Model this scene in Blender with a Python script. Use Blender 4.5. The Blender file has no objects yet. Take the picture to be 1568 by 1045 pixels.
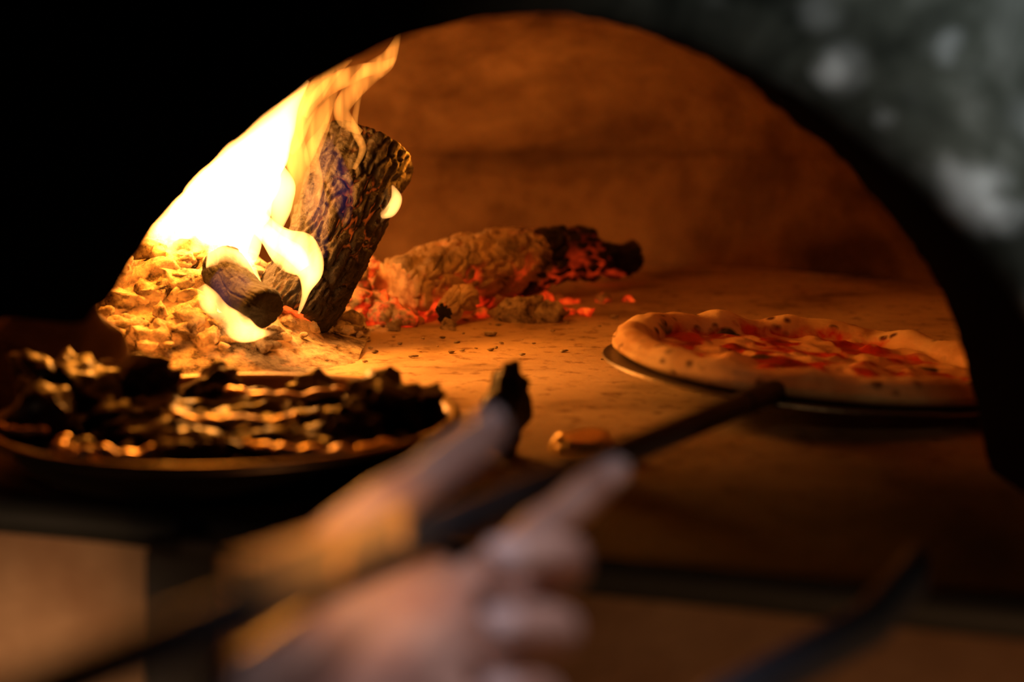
import bpy, bmesh, math, random
from mathutils import Vector, Matrix, noise
R = random.Random(7)
scene = bpy.context.scene
scene.view_settings.view_transform = 'Standard'
scene.view_settings.look = 'None'

# ---------------------------------------------------------------- helpers
def link(o, parent=None):
    scene.collection.objects.link(o)
    if parent: o.parent = parent
    return o
def empty(name):
    e = bpy.data.objects.new(name, None); e.empty_display_size = .05
    return link(e)
def obj_from(bm, name, mat, parent=None, smooth=True):
    me = bpy.data.meshes.new(name); bm.normal_update(); bm.to_mesh(me); bm.free()
    for m in (mat if isinstance(mat, (list, tuple)) else [mat]): me.materials.append(m)
    if smooth:
        for p in me.polygons: p.use_smooth = True
    return link(bpy.data.objects.new(name, me), parent)
def nz(p, s, seed=0):
    return noise.noise(Vector((p[0]*s+seed*3.1, p[1]*s-seed*1.7, p[2]*s+seed*5.3)))
def fbm(p, s, seed=0, o=4):
    v=0;a=1;t=0
    for i in range(o):
        v+=a*nz(p,s*(2**i),seed+i); t+=a; a*=.5
    return v/t
def catmull(pts, n):
    out=[]
    P=[pts[0]]+list(pts)+[pts[-1]]
    for i in range(1,len(P)-2):
        p0,p1,p2,p3=[Vector(q) for q in P[i-1:i+3]]
        for k in range(n):
            t=k/n
            out.append(.5*((2*p1)+(-p0+p2)*t+(2*p0-5*p1+4*p2-p3)*t*t+(-p0+3*p1-3*p2+p3)*t**3))
    out.append(Vector(P[-2])); return out
def tube(bm, pts, seg=16, flat=1.0, jit=0, js=40, seed=0):
    rings=[]
    n=len(pts)
    for i,p in enumerate(pts):
        c=Vector(p[:3]); r=max(p[3],1e-4)
        t=(Vector(pts[min(i+1,n-1)][:3])-Vector(pts[max(i-1,0)][:3]))
        if t.length<1e-7: t=Vector((0,0,1))
        t.normalize()
        a=t.cross(Vector((0,1,0)))
        if a.length<.05: a=t.cross(Vector((1,0,0)))
        a.normalize(); b=t.cross(a).normalized()
        ring=[]
        for k in range(seg):
            th=2*math.pi*k/seg
            d=a*math.cos(th)+b*math.sin(th)*flat
            q=c+d*r
            if jit: q=c+d*r*(1+jit*nz(q,js,seed))
            ring.append(bm.verts.new(q))
        rings.append(ring)
    for i in range(n-1):
        for k in range(seg):
            bm.faces.new((rings[i][k],rings[i][(k+1)%seg],rings[i+1][(k+1)%seg],rings[i+1][k]))
    bm.faces.new(rings[0][::-1]); bm.faces.new(rings[-1])
    return rings
def rock(bm, c, s, seed=0, sub=3, rough=.35, rot=None):
    r=bmesh.ops.create_icosphere(bm, subdivisions=sub, radius=1)
    rr=random.Random(seed)
    M=Matrix.Rotation(rr.random()*6,3,'Z')@Matrix.Rotation(rr.random()*6,3,'X') if rot is None else rot
    s=Vector(s) if not isinstance(s,(int,float)) else Vector((s,s,s))
    planes=[]
    for i in range(11):
        n=Vector((rr.gauss(0,1),rr.gauss(0,1),rr.gauss(0,1))).normalized(); planes.append((n,rr.uniform(.45,.85)))
    for v in r['verts']:
        p=v.co.copy()
        for n,d in planes:
            k=p.dot(n)-d
            if k>0: p-=n*k
        p*=1.15
        p*=1+rough*.9*fbm(p,2.2,seed,3)
        q=M@p
        v.co=Vector(c)+Vector((q.x*s.x,q.y*s.y,q.z*s.z))
    return r['verts']
def box(bm, c, s, M=None):
    r=bmesh.ops.create_cube(bm,size=1)
    for v in r['verts']:
        q=Vector((v.co.x*s[0],v.co.y*s[1],v.co.z*s[2]))
        if M: q=M@q
        v.co=Vector(c)+q
    return r['verts']

# ---------------------------------------------------------------- materials
class NT:
    def __init__(s,name):
        s.m=bpy.data.materials.new(name); s.m.use_nodes=True
        s.t=s.m.node_tree; s.n=s.t.nodes; s.l=s.t.links
        s.b=s.n['Principled BSDF']; s.out=s.n['Material Output']
        s.tc=s.n.new('ShaderNodeTexCoord')
    def noise(s,scale,detail=6,rough=.6,dist=0):
        n=s.n.new('ShaderNodeTexNoise'); n.inputs['Scale'].default_value=scale
        n.inputs['Detail'].default_value=detail; n.inputs['Roughness'].default_value=rough
        n.inputs['Distortion'].default_value=dist
        s.l.new(s.tc.outputs['Object'],n.inputs['Vector']); return n.outputs['Fac']
    def voro(s,scale,feature='F1'):
        n=s.n.new('ShaderNodeTexVoronoi'); n.feature=feature; n.inputs['Scale'].default_value=scale
        s.l.new(s.tc.outputs['Object'],n.inputs['Vector']); return n.outputs['Distance']
    def dist(s,p):
        n=s.n.new('ShaderNodeVectorMath'); n.operation='DISTANCE'; n.inputs[1].default_value=p
        s.l.new(s.tc.outputs['Object'],n.inputs[0]); return n.outputs['Value']
    def ramp(s,f,stops):
        n=s.n.new('ShaderNodeValToRGB'); e=n.color_ramp.elements
        while len(e)<len(stops): e.new(.5)
        for i,(p,c) in enumerate(stops):
            e[i].position=p; e[i].color=(*c,1) if len(c)==3 else c
        s.l.new(f,n.inputs['Fac']); return n.outputs['Color']
    def mix(s,f,a,b,mode='MIX'):
        n=s.n.new('ShaderNodeMix'); n.data_type='RGBA'; n.blend_type=mode
        for sock,v in ((n.inputs[0],f),(n.inputs[6],a),(n.inputs[7],b)):
            if hasattr(v,'is_linked'): s.l.new(v,sock)
            elif isinstance(v,(int,float)): sock.default_value=v
            else: sock.default_value=(*v,1)
        return n.outputs[2]
    def math(s,op,a,b=0):
        n=s.n.new('ShaderNodeMath'); n.operation=op
        for i,v in enumerate((a,b)):
            if hasattr(v,'is_linked'): s.l.new(v,n.inputs[i])
            else: n.inputs[i].default_value=v
        return n.outputs[0]
    def attr(s,name):
        n=s.n.new('ShaderNodeAttribute'); n.attribute_name=name; return n.outputs['Fac']
    def sep(s):
        n=s.n.new('ShaderNodeSeparateXYZ'); s.l.new(s.tc.outputs['Object'],n.inputs[0]); return n.outputs
    def col(s,v):
        if hasattr(v,'is_linked'): s.l.new(v,s.b.inputs['Base Color'])
        else: s.b.inputs['Base Color'].default_value=(*v,1)
    def set(s,rough=.8,metal=0,spec=.5):
        s.b.inputs['Roughness'].default_value=rough; s.b.inputs['Metallic'].default_value=metal
        s.b.inputs['Specular IOR Level'].default_value=spec
    def emit(s,c,st):
        if hasattr(c,'is_linked'): s.l.new(c,s.b.inputs['Emission Color'])
        else: s.b.inputs['Emission Color'].default_value=(*c,1)
        if hasattr(st,'is_linked'): s.l.new(st,s.b.inputs['Emission Strength'])
        else: s.b.inputs['Emission Strength'].default_value=st
    def bump(s,h,strength=.5,dist=.003):
        n=s.n.new('ShaderNodeBump'); n.inputs['Strength'].default_value=strength; n.inputs['Distance'].default_value=dist
        s.l.new(h,n.inputs['Height']); s.l.new(n.outputs[0],s.b.inputs['Normal'])

def m_floor():
    t=NT('hearth_stone')
    a=t.ramp(t.noise(7,7,.55,.4),[(.3,(.28,.20,.12)),(.46,(.58,.43,.28)),(.62,(.72,.56,.39))])
    b=t.ramp(t.noise(55,5,.6),[(.32,(.50,.42,.35)),(.46,(1,1,1))])
    c=t.mix(1,a,b,'MULTIPLY')
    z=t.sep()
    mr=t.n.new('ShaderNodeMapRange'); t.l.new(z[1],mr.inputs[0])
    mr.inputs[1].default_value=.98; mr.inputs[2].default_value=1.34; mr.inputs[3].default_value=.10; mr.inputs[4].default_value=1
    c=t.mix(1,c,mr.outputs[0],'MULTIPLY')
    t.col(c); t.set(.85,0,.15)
    t.bump(t.math('ADD',t.noise(120,6,.7),t.math('MULTIPLY',t.noise(20,5),2)),.35,.004); return t.m
def m_dome():
    t=NT('dome_brick')
    a=t.ramp(t.noise(3.0,5,.55,.6),[(.36,(.08,.045,.03)),(.5,(.30,.19,.12)),(.68,(.55,.38,.26))])
    b=t.ramp(t.noise(18,6,.6),[(.35,(.7,.66,.62)),(.6,(1,1,1))])
    c=t.mix(1,a,b,'MULTIPLY')
    t.col(c); t.set(.9,0,.1); t.bump(t.noise(30,7,.6),.3,.005); return t.m
def m_granite():
    t=NT('weathered_stone_face')
    base=t.ramp(t.noise(12,7,.65,.5),[(.38,(.018,.021,.017)),(.58,(.075,.082,.066)),(.75,(.26,.27,.24))])
    sp=t.ramp(t.voro(24),[(.0,(.5,.5,.5)),(.2,(.3,.3,.3)),(.42,(0,0,0))])
    msk=t.ramp(t.noise(8,3),[(.48,(0,0,0)),(.59,(1,1,1))])
    f=t.mix(1,sp,msk,'MULTIPLY')
    nn=t.math('MULTIPLY',t.math('SUBTRACT',t.noise(70,4),.5),.03)
    for p,r,k in (((.228,.797,.195),.013,.7),((.164,.818,.257),.006,.3),((.245,.79,.185),.008,.25),((.215,.80,.27),.006,.25),((.19,.81,.235),.004,.25)):
        d=t.ramp(t.math('DIVIDE',t.math('ADD',t.dist(p),nn),r*2),[(.25,(k,k,k)),(.85,(0,0,0))])
        f=t.mix(1,f,d,'ADD')
    c=t.mix(f,base,(.75,.79,.78))
    s=t.attr('soot_shade')
    c=t.mix(s,c,(.003,.0025,.002))  # soot around the opening, plus shade painted over the left face
    t.col(c); t.set(.8,0,.0); 
    t.bump(t.noise(60,6),.6,.004); return t.m
def m_under():
    t=NT('terracotta_render')
    c=t.ramp(t.noise(6,6),[(.35,(.30,.15,.07)),(.65,(.50,.30,.16))]); t.col(c); t.set(.85); t.bump(t.noise(60,5),.3,.003); return t.m
def m_ash():
    t=NT('ash_and_coals')
    c=t.ramp(t.noise(75,8,.7),[(.34,(.05,.035,.025)),(.44,(.42,.34,.26)),(.60,(.84,.75,.62))]); t.col(c); t.set(.95,0,.1)
    g=t.ramp(t.noise(34,4,.6),[(.46,(0,0,0)),(.66,(1,1,1))])
    p=t.sep()
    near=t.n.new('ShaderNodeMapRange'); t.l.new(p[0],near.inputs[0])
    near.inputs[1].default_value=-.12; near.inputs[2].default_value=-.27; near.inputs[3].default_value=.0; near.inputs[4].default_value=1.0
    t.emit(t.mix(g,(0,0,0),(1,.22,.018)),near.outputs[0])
    t.bump(t.noise(180,8,.75),1,.004); return t.m
def m_ember():
    t=NT('glowing_embers')
    c=t.ramp(t.noise(70,6),[(.35,(.04,.03,.025)),(.55,(.6,.48,.38))]); t.col(c); t.set(.95,0,.1)
    g=t.ramp(t.noise(50,5,.65),[(.45,(0,0,0)),(.57,(.55,.014,.002)),(.75,(1,.13,.008))])
    t.emit(g,1.15); t.bump(t.noise(160,6,.7),.8,.003); return t.m
def m_char(glow=1.0, pale=0.0, dark=1.0, red=False, rough=.52):
    t=NT('charred_bark')
    k=t.attr('crack')
    c=t.ramp(t.noise(60,6,.7),[(.35,(.008*dark,.0065*dark,.008*dark)),(.55,(.02*dark,.014*dark,.013*dark)),(.76,(.10*dark,.062*dark,.038*dark))])
    if pale: c=t.mix(t.ramp(t.noise(24,5),[(.5-pale*.25,(0,0,0)),(.60,(1,1,1))]),c,(.70,.55,.40))
    t.col(c); t.set(rough,0,.5)
    h=t.ramp(t.noise(14,3),[(.50,(0,0,0)),(.66,(1,1,1))])
    kk=t.ramp(k,[(.7,(0,0,0)),(1,(1,1,1))])
    if red:
        p=t.sep(); lo=t.n.new('ShaderNodeMapRange'); t.l.new(p[2],lo.inputs[0])
        lo.inputs[1].default_value=.062; lo.inputs[2].default_value=.02; lo.inputs[3].default_value=.08; lo.inputs[4].default_value=1
        kk=t.mix(1,t.ramp(k,[(.1,(0,0,0)),(.8,(1,1,1))]),lo.outputs[0],'MULTIPLY')
    e=t.mix(1,kk,h,'MULTIPLY')
    t.emit(t.mix(e,(0,0,0),(1,.05,.006) if red else (1,.13,.01)),glow)
    t.bump(t.noise(190,6,.7),.7,.003); return t.m
def m_logend(glow,c0=(.12,.07,.04),c1=(.55,.40,.26)):
    t=NT('burnt_end_grain')
    c=t.ramp(t.noise(50,6),[(.4,c0),(.6,c1)]); t.col(c); t.set(.9)
    t.emit(t.ramp(t.noise(40,4),[(.4,(.05,.002,0)),(.7,(1,.07,.008))]),glow); t.bump(t.noise(90,6),.6,.003); return t.m
def m_flame(name,c,s,tex=None):
    m=bpy.data.materials.new(name); m.use_nodes=True; n=m.node_tree.nodes; n.clear(); l=m.node_tree.links
    o=n.new('ShaderNodeOutputMaterial'); e=n.new('ShaderNodeEmission'); e.inputs[0].default_value=(*c,1); e.inputs[1].default_value=s
    l.new(e.outputs[0],o.inputs['Volume'])
    if tex:
        tc=n.new('ShaderNodeTexCoord'); mp=n.new('ShaderNodeMapping'); mp.inputs['Scale'].default_value=(1,1,tex[2] if len(tex)>2 else .16); mp.inputs['Rotation'].default_value=(0,math.radians(tex[1]),0)
        no=n.new('ShaderNodeTexNoise'); no.inputs['Scale'].default_value=tex[0]; no.inputs['Detail'].default_value=2; no.inputs['Distortion'].default_value=.3
        mr=n.new('ShaderNodeMapRange'); mr.inputs[1].default_value=.36; mr.inputs[2].default_value=.64; mr.inputs[3].default_value=s*.12; mr.inputs[4].default_value=s
        l.new(tc.outputs['Object'],mp.inputs[0]); l.new(mp.outputs[0],no.inputs[0]); l.new(no.outputs[0],mr.inputs[0]); l.new(mr.outputs[0],e.inputs[1])
    return m
def m_metal(name,c,rough=.4,metal=1,scr=True):
    t=NT(name)
    t.col(t.mix(t.noise(40,5),tuple(x*.6 for x in c),c)); t.set(rough,metal)
    if scr: t.bump(t.noise(90,4),.15,.002)
    return t.m
def m_skin():
    t=NT('skin')
    c=t.ramp(t.noise(45,5),[(.35,(.46,.23,.16)),(.65,(.62,.38,.28))]); t.col(c); t.set(.42,0,.5)
    t.bump(t.noise(260,5),.3,.0012); return t.m
def m_pizza():
    t=NT('baked_pizza')
    rad=t.attr('rad')
    dough=t.ramp(t.noise(18,5),[(.35,(.60,.34,.15)),(.6,(.88,.67,.40))])
    spot=t.ramp(t.voro(60),[(.18,(.12,.045,.015)),(.34,(1,1,1))])
    smk=t.ramp(t.noise(30,3),[(.42,(0,0,0)),(.52,(1,1,1))])
    dough=t.mix(smk,dough,t.mix(1,dough,spot,'MULTIPLY'))
    sauce=t.ramp(t.noise(22,6),[(.35,(.28,.010,.004)),(.6,(.68,.045,.012))])
    ch=t.ramp(t.noise(24,4,.5,.8),[(.47,(0,0,0)),(.54,(1,1,1))])
    top=t.mix(ch,sauce,(.80,.50,.26))
    blk=t.ramp(t.voro(17),[(.19,(1,1,1)),(.24,(0,0,0))])
    top=t.mix(blk,top,(.03,.03,.01))
    f=t.ramp(t.math('ADD',rad,t.math('MULTIPLY',t.math('SUBTRACT',t.noise(30,3),.5),.22)),[(.78,(0,0,0)),(.83,(1,1,1))])
    t.col(t.mix(f,top,dough)); 
    rr=t.ramp(f,[(0,(.3,.3,.3)),(1,(.7,.7,.7))]); t.l.new(rr,t.b.inputs['Roughness'])
    t.bump(t.noise(90,6),.4,.002); return t.m
def m_blackfood():
    t=NT('charred_roast')
    t.col(t.ramp(t.noise(40,4),[(.42,(.006,.004,.003)),(.7,(.06,.024,.009))])); t.set(.42,0,.4); t.bump(t.noise(70,4,.6),.6,.004); return t.m

FL,DM,GR,UN,ASH,EMB=m_floor(),m_dome(),m_granite(),m_under(),m_ash(),m_ember()

# ---------------------------------------------------------------- oven
oven=empty('pizza_oven')
yE=lambda x:.875-.34*x
bm=bmesh.new()
nx,ny=150,150
g=[[None]*(ny+1) for _ in range(nx+1)]
for i in range(nx+1):
    x=-.95+1.9*i/nx
    for j in range(ny+1):
        y=1.0+1.45*j/ny
        if j==0: y=max(yE(x),.55)
        z=0 if j==0 else .0022*fbm((x,y,0),9,3)-.0008
        g[i][j]=bm.verts.new((x,y,z))
for i in range(nx):
    for j in range(ny): bm.faces.new((g[i][j],g[i+1][j],g[i+1][j+1],g[i][j+1]))
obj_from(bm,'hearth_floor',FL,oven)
bm=bmesh.new(); CX,CY,RX,RY=.02,1.50,.68,.76
na,nh=140,60; ring=[]
def dome_pt(a,h):
    if h<.35: z=.16*h/.35; k=1
    else:
        q=(h-.35)/.65*math.pi/2; k=math.cos(q)*.98; z=.16+.28*math.sin(q)
    x=CX+RX*k*math.cos(a); y=CY+RY*k*math.sin(a)
    d=.012*fbm((x,y,z),6,5)
    return Vector((x+d*math.cos(a),y+d*math.sin(a),z))
for j in range(nh+1):
    ring.append([dome_pt(2*math.pi*i/na,j/nh) for i in range(na)])
vs=[[bm.verts.new(p) for p in rg] for rg in ring]
for j in range(nh):
    for i in range(na):
        ii=(i+1)%na
        if all(r.y<1.02 for r in (ring[j][i],ring[j][ii],ring[j+1][i],ring[j+1][ii])): continue
        bm.faces.new((vs[j][i],vs[j][ii],vs[j+1][ii],vs[j+1][i]))
bmesh.ops.delete(bm,geom=[v for v in bm.verts if not v.link_faces],context='VERTS')
obj_from(bm,'dome',DM,oven)

# front arch wall
prof=[(.316,-.012),(.305,.031),(.294,.074),(.281,.109),(.264,.139),(.243,.169),(.213,.203),(.178,.233),(.148,.256),(.101,.279),(.058,.293),(.015,.298),
      (-.027,.295),(-.070,.283),(-.122,.259),(-.165,.226),(-.195,.199),(-.233,.156),(-.261,.117),(-.276,.108),(-.33,.108),(-.36,.09),(-.37,.04),(-.37,-.012)]
pp=catmull([Vector((x,0,z)) for x,z in prof],6)
bm=bmesh.new()
loops=[]
soot_shade=bm.verts.layers.float.new('soot_shade')
def add_loop(fn,s):
    L=[]
    for k,p in enumerate(pp):
        v=bm.verts.new(fn(k,p)); v[soot_shade]=s(v.co) if callable(s) else s; L.append(v)
    loops.append(L)
def outward(p,r):
    d=Vector((p.x-.01,0,p.z-.0)); d.normalize(); 
    return Vector((.01+d.x*r,0,d.z*r))
def rear(r):
    def f(k,p):
        q=outward(p,r); q.y=1.05; q.z=max(q.z,-.012); return q
    return f
add_loop(rear(1.4),1); add_loop(rear(.6),1)
def tun(t):
    sc=1-.03*t
    def f(k,p):
        x=.01+(p.x-.01)*sc; z=p.z*sc
        yb=1.05; yf=yE(x)+.004
        y=yb+(yf-yb)*t
        n=fbm((x,y,z),22,4)*.006+abs(nz((x,y,z),60,8))*.003
        d=Vector((x-.01,0,z)).normalized()
        return Vector((x,y,z))+d*n
    return f
for t in [0,.03,.1,.2,.3,.4,.5,.6,.7,.8,.9]: add_loop(tun(t),1)
def front(extra,off):
    def f(k,p):
        sc=.97
        x=.01+(p.x-.01)*sc; z=p.z*sc
        d=Vector((x-.01,0,z)).normalized(); x+=d.x*extra; z+=d.z*extra
        z=max(z,-.012)
        n=fbm((x,0,z),18,6)*.004
        return Vector((x,yE(x)+off+n,z))
    return f
def soot_shade_at(co):
    r=math.hypot(co.x-.01,co.z)
    s=1-min(max((r-.276)/.028,0),1)
    if co.x<.05: s=max(s,min(1,(.05-co.x)/.12+0.15))  # unlit left side of the face: shade painted into the colour
    return s
for e,o in [(0,.008),(.006,.0),(.014,-.003),(.025,-.003),(.04,-.003),(.07,-.003),(.11,-.003),(.16,-.003),(.25,-.003),(.4,-.003),(.7,-.003),(1.1,-.003)]:
    add_loop(front(e,o),soot_shade_at)
for a,b in zip(loops,loops[1:]):
    for k in range(len(pp)-1): bm.faces.new((a[k],a[k+1],b[k+1],b[k]))
obj_from(bm,'arch_wall',[GR],oven)
def slab(name,y0,y1,z0,z1,mat):
    bm=bmesh.new(); X0,X1=-1.2,1.0; n=60; rows=[]
    for i in range(n+1):
        x=X0+(X1-X0)*i/n; e=yE(x)
        j=lambda s:.0015*fbm((x,s,0),20,s)
        rows.append([bm.verts.new((x,e+y0+j(1),z0+j(2))),bm.verts.new((x,e+y0+.003+j(3),z1-.001)),bm.verts.new((x,e+y0+.008,z1)),bm.verts.new((x,e+y1,z1)),bm.verts.new((x,e+y1,z0))])
    for a,b in zip(rows,rows[1:]):
        for k in range(5): bm.faces.new((a[k],a[(k+1)%5],b[(k+1)%5],b[k]))
    bm.faces.new(rows[0]); bm.faces.new(rows[-1][::-1])
    return obj_from(bm,name,mat,oven)
SL=m_metal('dark_slate',(.018,.017,.013),.6,0)
slab('ledge',-.014,.05,-.020,-.0005,SL)
slab('lower_wall',-.004,.12,-.95,-.021,UN)
bm=bmesh.new(); box(bm,(0,.6,-.96),(4,4,.02)); obj_from(bm,'floor',UN)

bm=bmesh.new()
def onface(x,z,off): return Vector((x,yE(x)-.014+off,z))
c=onface(-.190,-.075,-.008); box(bm,c,(.038,.016,.12)); 
tube(bm,[(c.x-.014,c.y-.012,-.011,.006),(c.x+.004,c.y-.014,-.010,.007),(c.x+.022,c.y-.012,-.011,.006)],12)
bmesh.ops.bevel(bm,geom=bm.edges[:12],offset=.002,segments=2,affect='EDGES')
obj_from(bm,'bracket',m_metal('bracket_iron',(.02,.015,.012),.6,0),oven,False)

bm=bmesh.new()
rock(bm,(-.400,1.235,.040),(.088,.045,.066),21,4,.3,Matrix.Identity(3))
obj_from(bm,'stone_block',m_metal('sooty_stone',(.16,.10,.065),.8,0))

# ---------------------------------------------------------------- ash pile
bm=bmesh.new()
def hz(x,y):
    d=((x+.345)/.15)**2+((y-1.54)/.14)**2
    return .115*math.exp(-d*1.15)-.004
for i in range(620):
    a=R.random()*6.283; r=math.sqrt(R.random())
    x=-.345+.20*r*math.cos(a); y=1.54+.155*r*math.sin(a)
    if x>-.255 and y<1.57: 
        if R.random()<.55: continue
        sc=.6
    else: sc=1
    z=hz(x,y); s=R.uniform(.006,.018)*(1.1 if r<.6 else .85)*sc
    rock(bm,(x,y,max(z,s*.3)),(s*R.uniform(.8,1.4),s,s*R.uniform(.6,1)),i,2 if s<.008 else 3,.55)
for (x,y,z,s) in [(-.283,1.43,.012,.021),(-.262,1.43,.010,.013),(-.37,1.42,.02,.018),(-.34,1.41,.015,.014),(-.31,1.43,.02,.017),(-.235,1.44,.008,.009)]:
    rock(bm,(x,y,z),(s*1.1,s,s),int(-x*1000),4,.6)
gr=[]
for i in range(61):
    row=[]
    for j in range(61):
        x=-.56+.42*i/60; y=1.34+.42*j/60
        row.append(bm.verts.new((x,y,hz(x,y)-.006+.006*fbm((x,y,0),40,2))))
    gr.append(row)
for i in range(60):
    for j in range(60): bm.faces.new((gr[i][j],gr[i+1][j],gr[i+1][j+1],gr[i][j+1]))
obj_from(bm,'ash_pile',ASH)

bm=bmesh.new()
for i in range(280):
    u=R.random()
    x=-.225+.12*u+(.24*R.random()**1.3 if i%3==0 else 0); y=1.66+.15*R.random()
    s=R.uniform(.005,.016)*(1 if x<-.1 else .65)
    rock(bm,(x,y+(.07 if x>-.1 else 0),s*.4+(.060*R.random()*(1-u) if x<-.12 else 0)),(s*1.3,s,s*.8),i+50,2,.6)
obj_from(bm,'ember_bed',EMB)
bm=bmesh.new()
for i in range(110):
    x=-.24+R.random()**1.8*.40; y=1.44+R.random()*.30; s=R.uniform(.001,.003)
    if R.random()<.12: s*=2
    rock(bm,(x,y,s*.3),(s*1.5,s,s*.6),i+350,1,.6)
for (x,y,s) in [(-.165,1.66,.011),(-.065,1.64,.008),(.013,1.70,.018),(.034,1.70,.015),(-.005,1.71,.013),(-.15,1.60,.006),(-.12,1.63,.007)]:
    rock(bm,(x,y,s*.5),(s*1.3,s,s*.9),int(x*1000)+700,3,.7)
obj_from(bm,'scattered_coals',ASH)

# ---------------------------------------------------------------- logs
def make_log(name,p0,p1,r0,r1,mats,seed,cell=(75,75,34),disp=.005,bend=.004,parent=None,squash=1,lump=.14):
    p0,p1=Vector(p0),Vector(p1); ax=(p1-p0); L=ax.length; ax.normalize()
    a=ax.cross(Vector((0,1,0))).normalized(); b=ax.cross(a).normalized()
    bm=bmesh.new(); cr=bm.verts.layers.float.new('crack')
    ns,na=int(L/.0015),160; rings=[]
    for i in range(ns+1):
        t=i/ns; ring=[]
        for k in range(na):
            th=2*math.pi*k/na
            r=r0+(r1-r0)*t
            e=min(t*L,(1-t)*L)
            r*=1-.14*max(0,1-e/.006)**2
            q=Vector((math.cos(th)*r0*cell[0],math.sin(th)*r0*cell[1],t*L*cell[2]))
            q+=Vector((fbm(q,.5,seed),fbm(q,.5,seed+4),fbm(q,.4,seed+8)))*1.3
            ds,_=noise.voronoi(q)
            e2=min((ds[1]-ds[0])/.28,1); c=1-e2
            d=-disp*c**1.5+disp*.9*fbm((math.cos(th)*2,math.sin(th)*2,t*L*30),1,seed)+r*lump*fbm((math.cos(th),math.sin(th),t*3),1,seed+3)
            d-=disp*.5*abs(nz(q,5,seed))
            off=a*(math.cos(th)*(r+d))+b*(math.sin(th)*(r+d)*squash)
            p=p0+ax*(t*L)+off+a*(bend*math.sin(t*5+seed))
            v=bm.verts.new(p); v[cr]=c; ring.append(v)
        rings.append(ring)
    for i in range(ns):
        for k in range(na):
            bm.faces.new((rings[i][k],rings[i][(k+1)%na],rings[i+1][(k+1)%na],rings[i+1][k]))
    for ring,sg in ((rings[0],-1),(rings[-1],1)):
        prev=ring; c=sum((v.co for v in ring),Vector())/na
        for q in (.85,.65,.45,.25,.1):
            cur=[]
            for v0 in ring:
                p=c+(v0.co-c)*q; p+=ax*sg*(.004*fbm(p,60,seed)+.002*(1-q)); v=bm.verts.new(p); v[cr]=.2; cur.append(v)
            for k in range(na):
                f=bm.faces.new((prev[k],prev[(k+1)%na],cur[(k+1)%na],cur[k])); f.material_index=1
            prev=cur
        f=bm.faces.new(prev); f.material_index=1
    bmesh.ops.recalc_face_normals(bm,faces=bm.faces[:])
    return obj_from(bm,name,mats,parent)
CH=m_char(.4,0,.6); CHd=m_char(.0,0,.12,False,.75); CHp=m_char(1.4,1.0,1,True); CHr=m_char(1.0,0,1.6,True)
make_log('burning_log',(-.212,1.51,.030),(-.138,1.60,.188),.041,.050,[CH,m_logend(1.8)],3,cell=(95,95,30),lump=.10)
make_log('burning_log',(-.270,1.47,.082),(-.218,1.41,.050),.022,.021,[CHd,CHd],8,disp=.0012,lump=.07)
make_log('firewood_log',(-.124,1.69,.036),(.02,1.86,.050),.037,.040,[CHp,m_logend(.15,(.40,.26,.15),(.85,.66,.46))],5,cell=(50,50,40),disp=.006)
make_log('firewood_log',(.005,1.84,.048),(.095,1.93,.046),.038,.032,[CHr,CHd],11,disp=.008)
make_log('firewood_log',(.10,2.0,.028),(.16,2.02,.036),.026,.020,[CHr,CHd],14,disp=.008)
make_log('firewood_log',(-.072,1.665,.016),(-.045,1.70,.024),.014,.017,[CHp,CHd],17,disp=.004)

# ---------------------------------------------------------------- fire
fire=empty('fire')
FM={'core':m_flame('flame_core',(1,.40,.085),460),'mid':m_flame('flame_mid',(1,.42,.10),340),'soft':m_flame('flame_soft',(1,.36,.045),85),
    'hot':m_flame('flame_hot',(1,.40,.085),480,(48,10,.35)),
    'wisp':m_flame('flame_wisp',(1,.32,.04),160,(85,-24)),'blue':m_flame('flame_blue',(.30,.18,1),2.0,(60,-20))}
def tongue(mat,pts,y,seed,flat=.7,jit=.3):
    P=[Vector((p[0],y+(p[3] if len(p)>3 else 0),p[1],p[2])) for p in pts]
    out=[]; Q=[P[0]]+P+[P[-1]]
    for i in range(1,len(Q)-2):
        p0,p1,p2,p3=Q[i-1:i+3]
        for k in range(8):
            t=k/8; out.append(.5*((2*p1)+(-p0+p2)*t+(2*p0-5*p1+4*p2-p3)*t*t+(-p0+3*p1-3*p2+p3)*t**3))
    out.append(P[-1])
    bm=bmesh.new(); tube(bm,[tuple(v) for v in out],28,flat,jit,34,seed)
    bmesh.ops.recalc_face_normals(bm,faces=bm.faces[:])
    obj_from(bm,'tongue',FM[mat],fire)
tongue('core',[(-.296,.022,.010),(-.297,.060,.026),(-.290,.103,.040),(-.270,.146,.041),(-.244,.183,.033),(-.228,.208,.022),(-.212,.232,.011),(-.194,.255,.002)],1.52,1)
tongue('core',[(-.315,.055,.012),(-.318,.097,.022),(-.315,.134,.026),(-.296,.170,.020),(-.278,.207,.010),(-.262,.235,.002)],1.50,2)
tongue('mid',[(-.270,.065,.012),(-.253,.100,.017),(-.240,.140,.015),(-.228,.165,.012),(-.232,.190,.004)],1.49,3)
tongue('mid',[(-.218,.110,.003),(-.212,.135,.012),(-.216,.161,.015),(-.226,.190,.009),(-.222,.215,.002)],1.47,4,.7,.45)
tongue('hot',[(-.245,.134,.006),(-.218,.114,.015),(-.194,.098,.019),(-.183,.080,.014),(-.187,.062,.006),(-.194,.042,.001)],1.455,5,.9,.6)
tongue('mid',[(-.240,.128,.004),(-.218,.110,.009),(-.200,.096,.010),(-.190,.082,.005)],1.465,35,.8,.4)
tongue('hot',[(-.275,.095,.015),(-.250,.090,.011),(-.236,.074,.010),(-.227,.052,.003)],1.45,6,.8,.5)
tongue('core',[(-.283,.050,.010),(-.266,.030,.013),(-.247,.020,.011),(-.222,.014,.002)],1.45,7)
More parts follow.
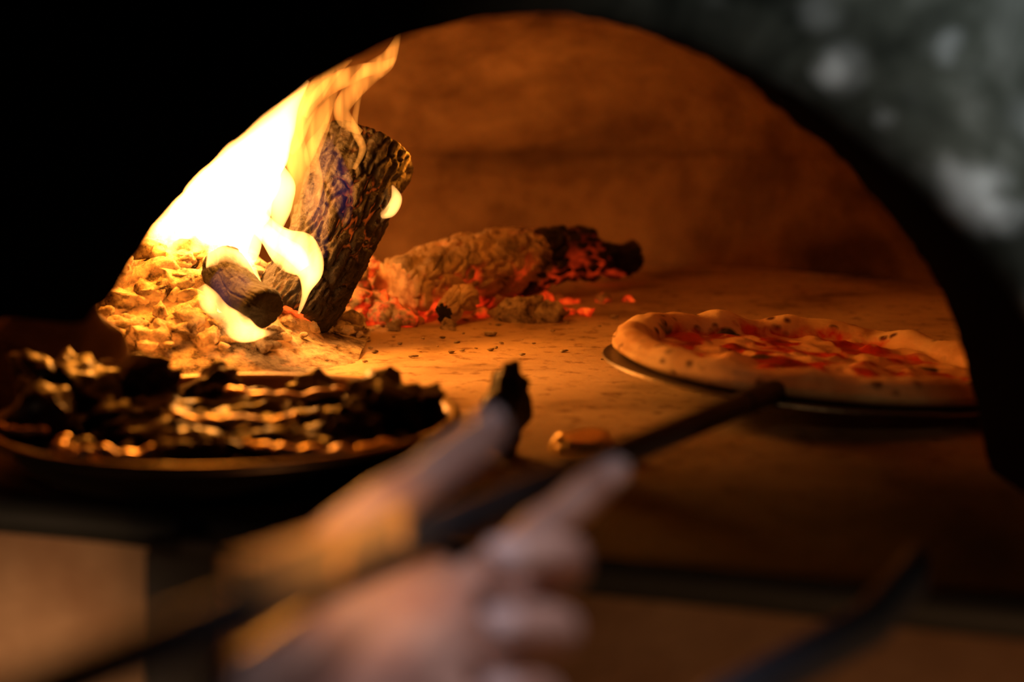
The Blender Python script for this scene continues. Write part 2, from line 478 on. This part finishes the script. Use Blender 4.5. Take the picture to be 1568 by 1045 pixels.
tongue('hot',[(-.272,.074,.005),(-.260,.054,.011),(-.244,.040,.012),(-.226,.032,.009),(-.206,.034,.001)],1.40,27,.9,.7)
tongue('soft',[(-.235,.15,.010),(-.228,.19,.020),(-.215,.215,.018),(-.198,.235,.011),(-.18,.253,.006),(-.165,.268,.001)],1.50,21,.6,.5)
tongue('soft',[(-.20,.12,.004),(-.197,.16,.010),(-.200,.20,.010),(-.19,.23,.006),(-.178,.25,.001)],1.47,22,.6,.5)
tongue('wisp',[(-.222,.195,.020),(-.205,.221,.016),(-.186,.244,.010),(-.168,.262,.006),(-.150,.274,.001)],1.50,8,.6)
tongue('wisp',[(-.143,.205,.003),(-.156,.214,.006),(-.162,.228,.007),(-.150,.246,.009),(-.135,.262,.010),(-.119,.274,.008),(-.111,.289,.005),(-.106,.304,.001)],1.52,9,.6)
tongue('wisp',[(-.195,.160,.004),(-.206,.190,.012),(-.212,.215,.012),(-.200,.240,.009),(-.185,.268,.002)],1.48,10,.6)
tongue('mid',[(-.131,.122,.002),(-.118,.128,.006),(-.112,.140,.0055),(-.116,.153,.001)],1.55,11)
tongue('wisp',[(-.222,.13,.004),(-.205,.16,.009),(-.19,.19,.010),(-.175,.22,.008),(-.16,.245,.002)],1.46,14,.6)
tongue('wisp',[(-.20,.22,.004),(-.18,.245,.008),(-.15,.262,.009),(-.125,.268,.006),(-.112,.276,.002)],1.54,17,.6)
tongue('wisp',[(-.185,.13,.003),(-.178,.16,.006),(-.184,.185,.007),(-.172,.21,.005),(-.165,.23,.001)],1.47,18,.6,.5)
tongue('wisp',[(-.150,.17,.002),(-.142,.19,.004),(-.150,.21,.005),(-.146,.235,.003),(-.14,.25,.001)],1.52,19,.6,.5)
tongue('blue',[(-.175,.09,.004),(-.180,.128,.012),(-.186,.158,.012),(-.174,.185,.008),(-.165,.205,.002)],1.48,12)
tongue('blue',[(-.262,.083,.008),(-.245,.070,.018),(-.225,.052,.008)],1.41,13)
tongue('blue',[(-.155,.12,.003),(-.16,.15,.012),(-.17,.18,.010),(-.182,.21,.003)],1.50,15)

# ---------------------------------------------------------------- pizza + peel
PC=Vector((.245,1.30,.020)); tilt=Matrix.Rotation(math.radians(4.5),3,'Y')@Matrix.Rotation(math.radians(-.3),3,'X')
bm=bmesh.new(); rl=bm.verts.layers.float.new('rad')
na,nr=240,80; PR=.167; rings=[]
def top(q,th):
    n=1+.45*nz((math.cos(th)*2.6,math.sin(th)*2.6,0),1.6,3)
    crust=max(0,1-((q-.90)/.11)**2)**.6 if abs(q-.90)<.11 else 0
    return .006+.0150*n*crust
wob=lambda th: 1+.05*nz((math.cos(th)*1.5,math.sin(th)*1.5,1),1.4,5)
for j in range(1,nr+1):
    q=j/nr; ring=[]
    for k in range(na):
        th=2*math.pi*k/na
        rr=PR*q*wob(th)
        x,y=rr*math.cos(th),rr*math.sin(th)
        z=top(q,th)+(.0035*fbm((x,y,0),50,6)+(.008*max(0,nz((x,y,0),45,9)) if q<.8 else 0))
        if q>.985: z=.010
        v=bm.verts.new(PC+tilt@Vector((x,y,z))); v[rl]=q; ring.append(v)
    rings.append(ring)
for q,z in ((1.0,.005),(.95,.0008),(.5,.0006),(.05,.0006)):
    ring=[]
    for k in range(na):
        th=2*math.pi*k/na
        rr=PR*q*wob(th)
        v=bm.verts.new(PC+tilt@Vector((rr*math.cos(th),rr*math.sin(th),z))); v[rl]=.95; ring.append(v)
    rings.append(ring)
for a,b in zip(rings,rings[1:]):
    for k in range(na): bm.faces.new((a[k],b[k],b[(k+1)%na],a[(k+1)%na]))
bm.faces.new(rings[0]); bm.faces.new(rings[-1][::-1])
bmesh.ops.recalc_face_normals(bm,faces=bm.faces[:])
obj_from(bm,'pizza',m_pizza())

peel=empty('pizza_peel'); STL=m_metal('peel_steel',(.22,.19,.16),.42); BLK=m_metal('blackened_handle',(.035,.032,.033),.6,0)
BLK.node_tree.nodes['Principled BSDF'].inputs['Specular IOR Level'].default_value=.25
bm=bmesh.new(); rr=[]
PB=PC+tilt@Vector((-.006,-.010,0))
for z,r in ((-.0006,.166),(-.0022,.1665),(-.0022,.05)):
    rr.append([bm.verts.new(PB+tilt@Vector((r*math.cos(6.28318*k/90),r*math.sin(6.28318*k/90),z))) for k in range(90)])
for a,b in zip(rr,rr[1:]):
    for k in range(90): bm.faces.new((a[k],a[(k+1)%90],b[(k+1)%90],b[k]))
bm.faces.new(rr[0]); bm.faces.new(rr[-1][::-1])
obj_from(bm,'blade',STL,peel,False)
H0=Vector((.192,1.155,.030)); H1=Vector((-.118,.40,.098)); hd=(H1-H0)
def hp(t): return H0+hd*t
bm=bmesh.new()
tube(bm,[(*(PC+tilt@Vector((-.035,-.09,-.006))),.003),(*(PC+tilt@Vector((-.05,-.13,-.006))),.005),(*H0,.008),(*hp(.03),.0085),(*hp(.12),.0085),(*hp(.13),.0075)],20)
obj_from(bm,'socket',BLK,peel)
bm=bmesh.new(); tube(bm,[(*hp(t),.0074) for t in [.1+.9*i/20 for i in range(21)]]+[(*hp(1.4),.0074)],20)
obj_from(bm,'handle',BLK,peel)
BR=m_metal('brass',(1,.62,.24),.5,.45)
bm=bmesh.new()
ud=hd.normalized(); side=ud.cross(Vector((0,0,1))).normalized(); up=side.cross(ud).normalized()
if up.z<0: up=-up
left=-side if side.x>0 else side
M=Matrix((side,ud,up)).transposed()
for a,b,w in ((.762,.770,.016),(.775,.822,.0120),(.826,.890,.0120)):
    box(bm,(hp(a)+hp(b))/2+up*.0090-left*.0035,(.008,(hp(b)-hp(a)).length,w),M)
bmesh.ops.bevel(bm,geom=bm.edges[:],offset=.0012,segments=2,affect='EDGES')
obj_from(bm,'brass_collar',BR,peel,False)

# ---------------------------------------------------------------- hand
hand=empty('hand')
bm=bmesh.new()
def blobs(chain,step=.003):
    for (a,b) in zip(chain,chain[1:]):
        A,B=Vector(a[:3]),Vector(b[:3]); n=max(1,int((B-A).length/step))
        for i in range(n+1):
            t=i/n; r=a[3]+(b[3]-a[3])*t; p=A+(B-A)*t
            bmesh.ops.create_icosphere(bm,subdivisions=2,radius=r,matrix=Matrix.Translation(p))
thumb=[(-.058,.550,.062,.013),(-.0640,.580,.082,.0115),(-.0485,.604,.0905,.0105),(-.036,.62,.095,.0092),(-.0245,.635,.1000,.0100),(-.013,.65,.1055,.0094),(-.0075,.658,.1085,.0074)]
index=[(-.020,.585,.058,.012),(-.0075,.603,.0650,.0108),(.0020,.615,.0705,.0088),(.0100,.625,.0745,.0094),(.0200,.636,.0795,.0079),(.0285,.645,.0840,.0083),(.0370,.655,.0885,.0074),(.0410,.660,.0905,.0060)]
middle=[(-.020,.580,.050,.012),(-.010,.600,.054,.0108),(.008,.606,.063,.0086),(.0205,.600,.0700,.0092),(.0200,.588,.0770,.0080),(.0125,.580,.0800,.0083),(.001,.573,.0808,.0073),(-.006,.570,.0803,.0063)]
ring_=[(-.022,.565,.042,.012),(-.013,.583,.042,.0105),(.002,.588,.047,.0084),(.0165,.580,.0510,.0090),(.0170,.566,.0575,.0078),(.011,.559,.0612,.0081),(-.001,.552,.0630,.0072),(-.008,.549,.0632,.0062)]
pinky=[(-.025,.55,.034,.011),(-.018,.566,.029,.0093),(-.004,.566,.032,.0074),(.0080,.560,.0350,.0078),(.0105,.548,.0405,.0068),(.0065,.541,.0440,.0070),(-.002,.536,.0455,.0063),(-.008,.534,.0458,.0054)]
for c in (thumb,index,middle,ring_,pinky): blobs(c)
wr=[(-.088,.485,.036,.018),(-.068,.478,.030,.018)]
for f in (index,middle,ring_,pinky):
    for w in wr: blobs([(*w[:3],.017),(*f[0][:3],.0145),(*f[1][:3],f[1][3])],.005)
blobs([(*wr[0][:3],.018),(-.070,.53,.050,.0155),thumb[0],thumb[1]],.004)
blobs([(-.045,.55,.050,.014),(-.030,.585,.050,.013),(-.02,.598,.055,.011)],.004)
dz=Vector((0,0,-.0205))
blobs([(*(hp(.715)+dz),.0115),(*(hp(.76)+dz),.013),(*(hp(.82)+dz),.0132),(*(hp(.88)+dz*1.3),.014)],.004)
for dx in (-.011,.011):
    blobs([(-.078+dx,.482,.033,.0185),(-.092+dx,.44,.022,.022),(-.125+dx*1.5,.34,.0,.027),(-.18+dx*1.5,.20,-.04,.033)],.007)
hm=obj_from(bm,'palm_and_fingers',m_skin(),hand)
md=hm.modifiers.new('r','REMESH'); md.mode='VOXEL'; md.voxel_size=.0013; md.use_smooth_shade=True
md=hm.modifiers.new('s','SMOOTH'); md.factor=.6; md.iterations=5
NL=NT('nail'); NL.col((.78,.55,.48)); NL.set(.25)
def nail(tip,prev,upv,r):
    t=(Vector(tip[:3])-Vector(prev[:3])).normalized(); u=Vector(upv); u=(u-t*u.dot(t)).normalized(); s=t.cross(u)
    b=bmesh.new(); c=Vector(tip[:3])-t*.003
    rows=[]
    for i in range(9):
        a=-1+2*i/8; row=[]
        for k in range(9):
            ph=(-1+2*k/8)*.85; rr=r*1.04
            w=math.sqrt(max(0,1-abs(a)**3))*.9+.1
            row.append(b.verts.new(c+t*a*.0065+u*(rr*math.cos(ph*w))+s*(rr*math.sin(ph*w))))
        rows.append(row)
    for x,y in zip(rows,rows[1:]):
        for k in range(8): b.faces.new((x[k],x[k+1],y[k+1],y[k]))
    obj_from(b,'nail',NL.m,hand)
nail(thumb[-1],thumb[-2],(-.5,-.5,.8),.0085)
nail(index[-1],index[-2],(.7,-.3,.4),.0068)
nail(middle[-1],middle[-2],(0,-.6,.8),.0070); nail(ring_[-1],ring_[-2],(0,-.6,.8),.0068); nail(pinky[-1],pinky[-2],(0,-.6,.8),.0060)

# ---------------------------------------------------------------- roasting pan
pan=empty('roasting_pan'); PX,PY=-.190,1.070; PS=1.09
IR=m_metal('pan_iron',(.16,.10,.055),.36,.95)
bm=bmesh.new(); rings=[]
for r,z in ((.001,.005),(.110,.005),(.122,.012),(.133,.027),(.1355,.0300),(.139,.0312),(.1425,.030),(.1435,.027),(.141,.025),(.137,.025),(.124,.009),(.112,.001),(.001,.001)):
    rings.append([bm.verts.new((PX+PS*r*math.cos(6.28318*k/96),PY+PS*.97*r*math.sin(6.28318*k/96),z)) for k in range(96)])
for a,b in zip(rings,rings[1:]):
    for k in range(96): bm.faces.new((a[k],a[(k+1)%96],b[(k+1)%96],b[k]))
bm.faces.new(rings[0]); bm.faces.new(rings[-1][::-1]); bmesh.ops.recalc_face_normals(bm,faces=bm.faces[:])
obj_from(bm,'pan_body',IR,pan)
bm=bmesh.new()
for i in range(110):
    a=R.random()*6.283; r=.122*math.sqrt(R.random()); s=R.uniform(.009,.019)
    if math.sin(a)*r<-.085: s*=.6
    rock(bm,(PX+r*math.cos(a),PY+r*math.sin(a),.010+s*.55),(s*1.3,s,s*.7),i+40,3,.6)
for (dx,dy,dz_,s,sd) in [(-.11,.03,.042,.026,77),(-.08,.07,.036,.030,78),(.108,-.01,.036,.022,79),(-.125,-.02,.032,.022,80),(-.135,.03,.048,.022,81),(-.03,.09,.026,.022,82),(.05,.08,.024,.02,83),(.10,.04,.030,.024,84),(.122,.015,.032,.02,85),(.085,-.05,.026,.018,86)]:
    rock(bm,(PX+dx,PY+dy,dz_),(s*1.1,s,s*.95),sd,4,.6)
obj_from(bm,'roasted_pieces',m_blackfood(),pan)
bm=bmesh.new()
def strip(cx,cy,z,r,a0,a1,w,seed):
    pts=[]
    for i in range(40):
        a=a0+(a1-a0)*i/39; rr=r*(1+.14*nz((math.cos(a),math.sin(a),0),3,seed))
        pts.append((cx+rr*math.cos(a),cy+rr*.8*math.sin(a),z+.004*nz((a,0,0),2,seed),w*(.6+.5*abs(math.sin(i*.5+seed)))))
    tube(bm,pts,12,1,.5,120,seed)
strip(-.245,.990,.026,.034,2.8,5.6,.0048,1); strip(-.12,1.005,.026,.045,3.6,6.0,.0040,2); strip(-.17,1.05,.038,.05,3.5,5.4,.0028,3); strip(-.15,1.12,.040,.05,3.5,5.8,.0028,4); strip(-.31,1.04,.030,.03,3.2,5.2,.003,5)
obj_from(bm,'foil_strips',m_metal('greasy_foil',(.95,.68,.36),.28),pan)

bm=bmesh.new(); rock(bm,(-.008,1.08,.028),(.019,.016,.034),61,4,.6,Matrix.Rotation(-.4,3,'Y'))
obj_from(bm,'charcoal_chunk',m_metal('charcoal',(.02,.013,.011),.6,0))
bm=bmesh.new()
rock(bm,(.044,1.08,.009),(.022,.015,.009),91,4,.25,Matrix.Identity(3))
obj_from(bm,'crumpled_foil',m_metal('brassy_foil',(1,.74,.34),.3))

bm=bmesh.new()
tube(bm,[(.188,.742,.031,.006),(.178,.72,.026,.0090),(.154,.69,.017,.0095),(.117,.66,.0110,.0095),(.081,.63,.0055,.0095),(.04,.59,-.010,.0095),(-.02,.52,-.04,.0095)],18)
obj_from(bm,'fire_poker',m_metal('blued_steel',(.06,.068,.09),.5,.3))

# ---------------------------------------------------------------- lights
def point(name,loc,e,c,r):
    l=bpy.data.lights.new(name,'POINT'); l.energy=e; l.color=c; l.shadow_soft_size=r
    o=bpy.data.objects.new(name,l); o.location=loc; link(o); return o
point('fire_light',(-.285,1.46,.19),5.6,(1,.28,.018),.04)
point('ember_light',(-.10,1.58,.18),.9,(1,.25,.014),.03)
def aim(o,t): o.rotation_euler=(Vector(t)-o.location).to_track_quat('-Z','Y').to_euler()
def spot(name,loc,t,e,c,size,ang,blend=.6):
    l=bpy.data.lights.new(name,'SPOT'); l.energy=e; l.color=c; l.shadow_soft_size=size; l.spot_size=math.radians(ang); l.spot_blend=blend
    o=bpy.data.objects.new(name,l); o.location=loc; link(o); aim(o,t)
spot('fill_spot',(.62,.10,-.25),(.28,.79,.30),32,(.86,.95,1),.06,25,1)  # added cool spot for the stone face, set low to miss the hearth
spot('fill_spot',(.16,.30,.85),(.0,.565,.06),15,(.92,.84,.98),.08,17,.8)  # aimed at the hand only, stands in for unseen room light from above
spot('fill_spot',(-.55,.20,-.22),(-.29,.97,-.11),24,(1,.60,.32),.06,16,.7)  # added warm spot to brighten the lower wall on the left
spot('fill_spot',(.06,.05,.50),(-.060,.545,.105),28,(1,.50,.15),.02,7.5,.6)  # narrow warm spot added to bring up the brass collar
spot('fill_spot',(.02,.0,.55),(.24,1.2,.03),2.2,(1,.58,.24),.05,15)  # weak warm fill added for the front of the crust
spot('fill_spot',(.3,.1,-.35),(.12,.85,-.10),7,(1,.5,.22),.1,50)  # wide warm fill added for the lower wall on the right
w=bpy.data.worlds.new('World'); scene.world=w; w.use_nodes=True
w.node_tree.nodes['Background'].inputs[0].default_value=(.5,.52,.65,1); w.node_tree.nodes['Background'].inputs[1].default_value=.009

# ---------------------------------------------------------------- camera
cam=bpy.data.cameras.new('camera'); co=bpy.data.objects.new('camera',cam); link(co)
co.location=(0,0,.25); co.rotation_euler=(math.radians(90),0,0)
cam.sensor_width=36; cam.lens=2450/1568*36; cam.shift_y=-.25; cam.clip_start=.02
cam.dof.use_dof=True; cam.dof.focus_distance=1.48; cam.dof.aperture_fstop=2.8
scene.camera=co
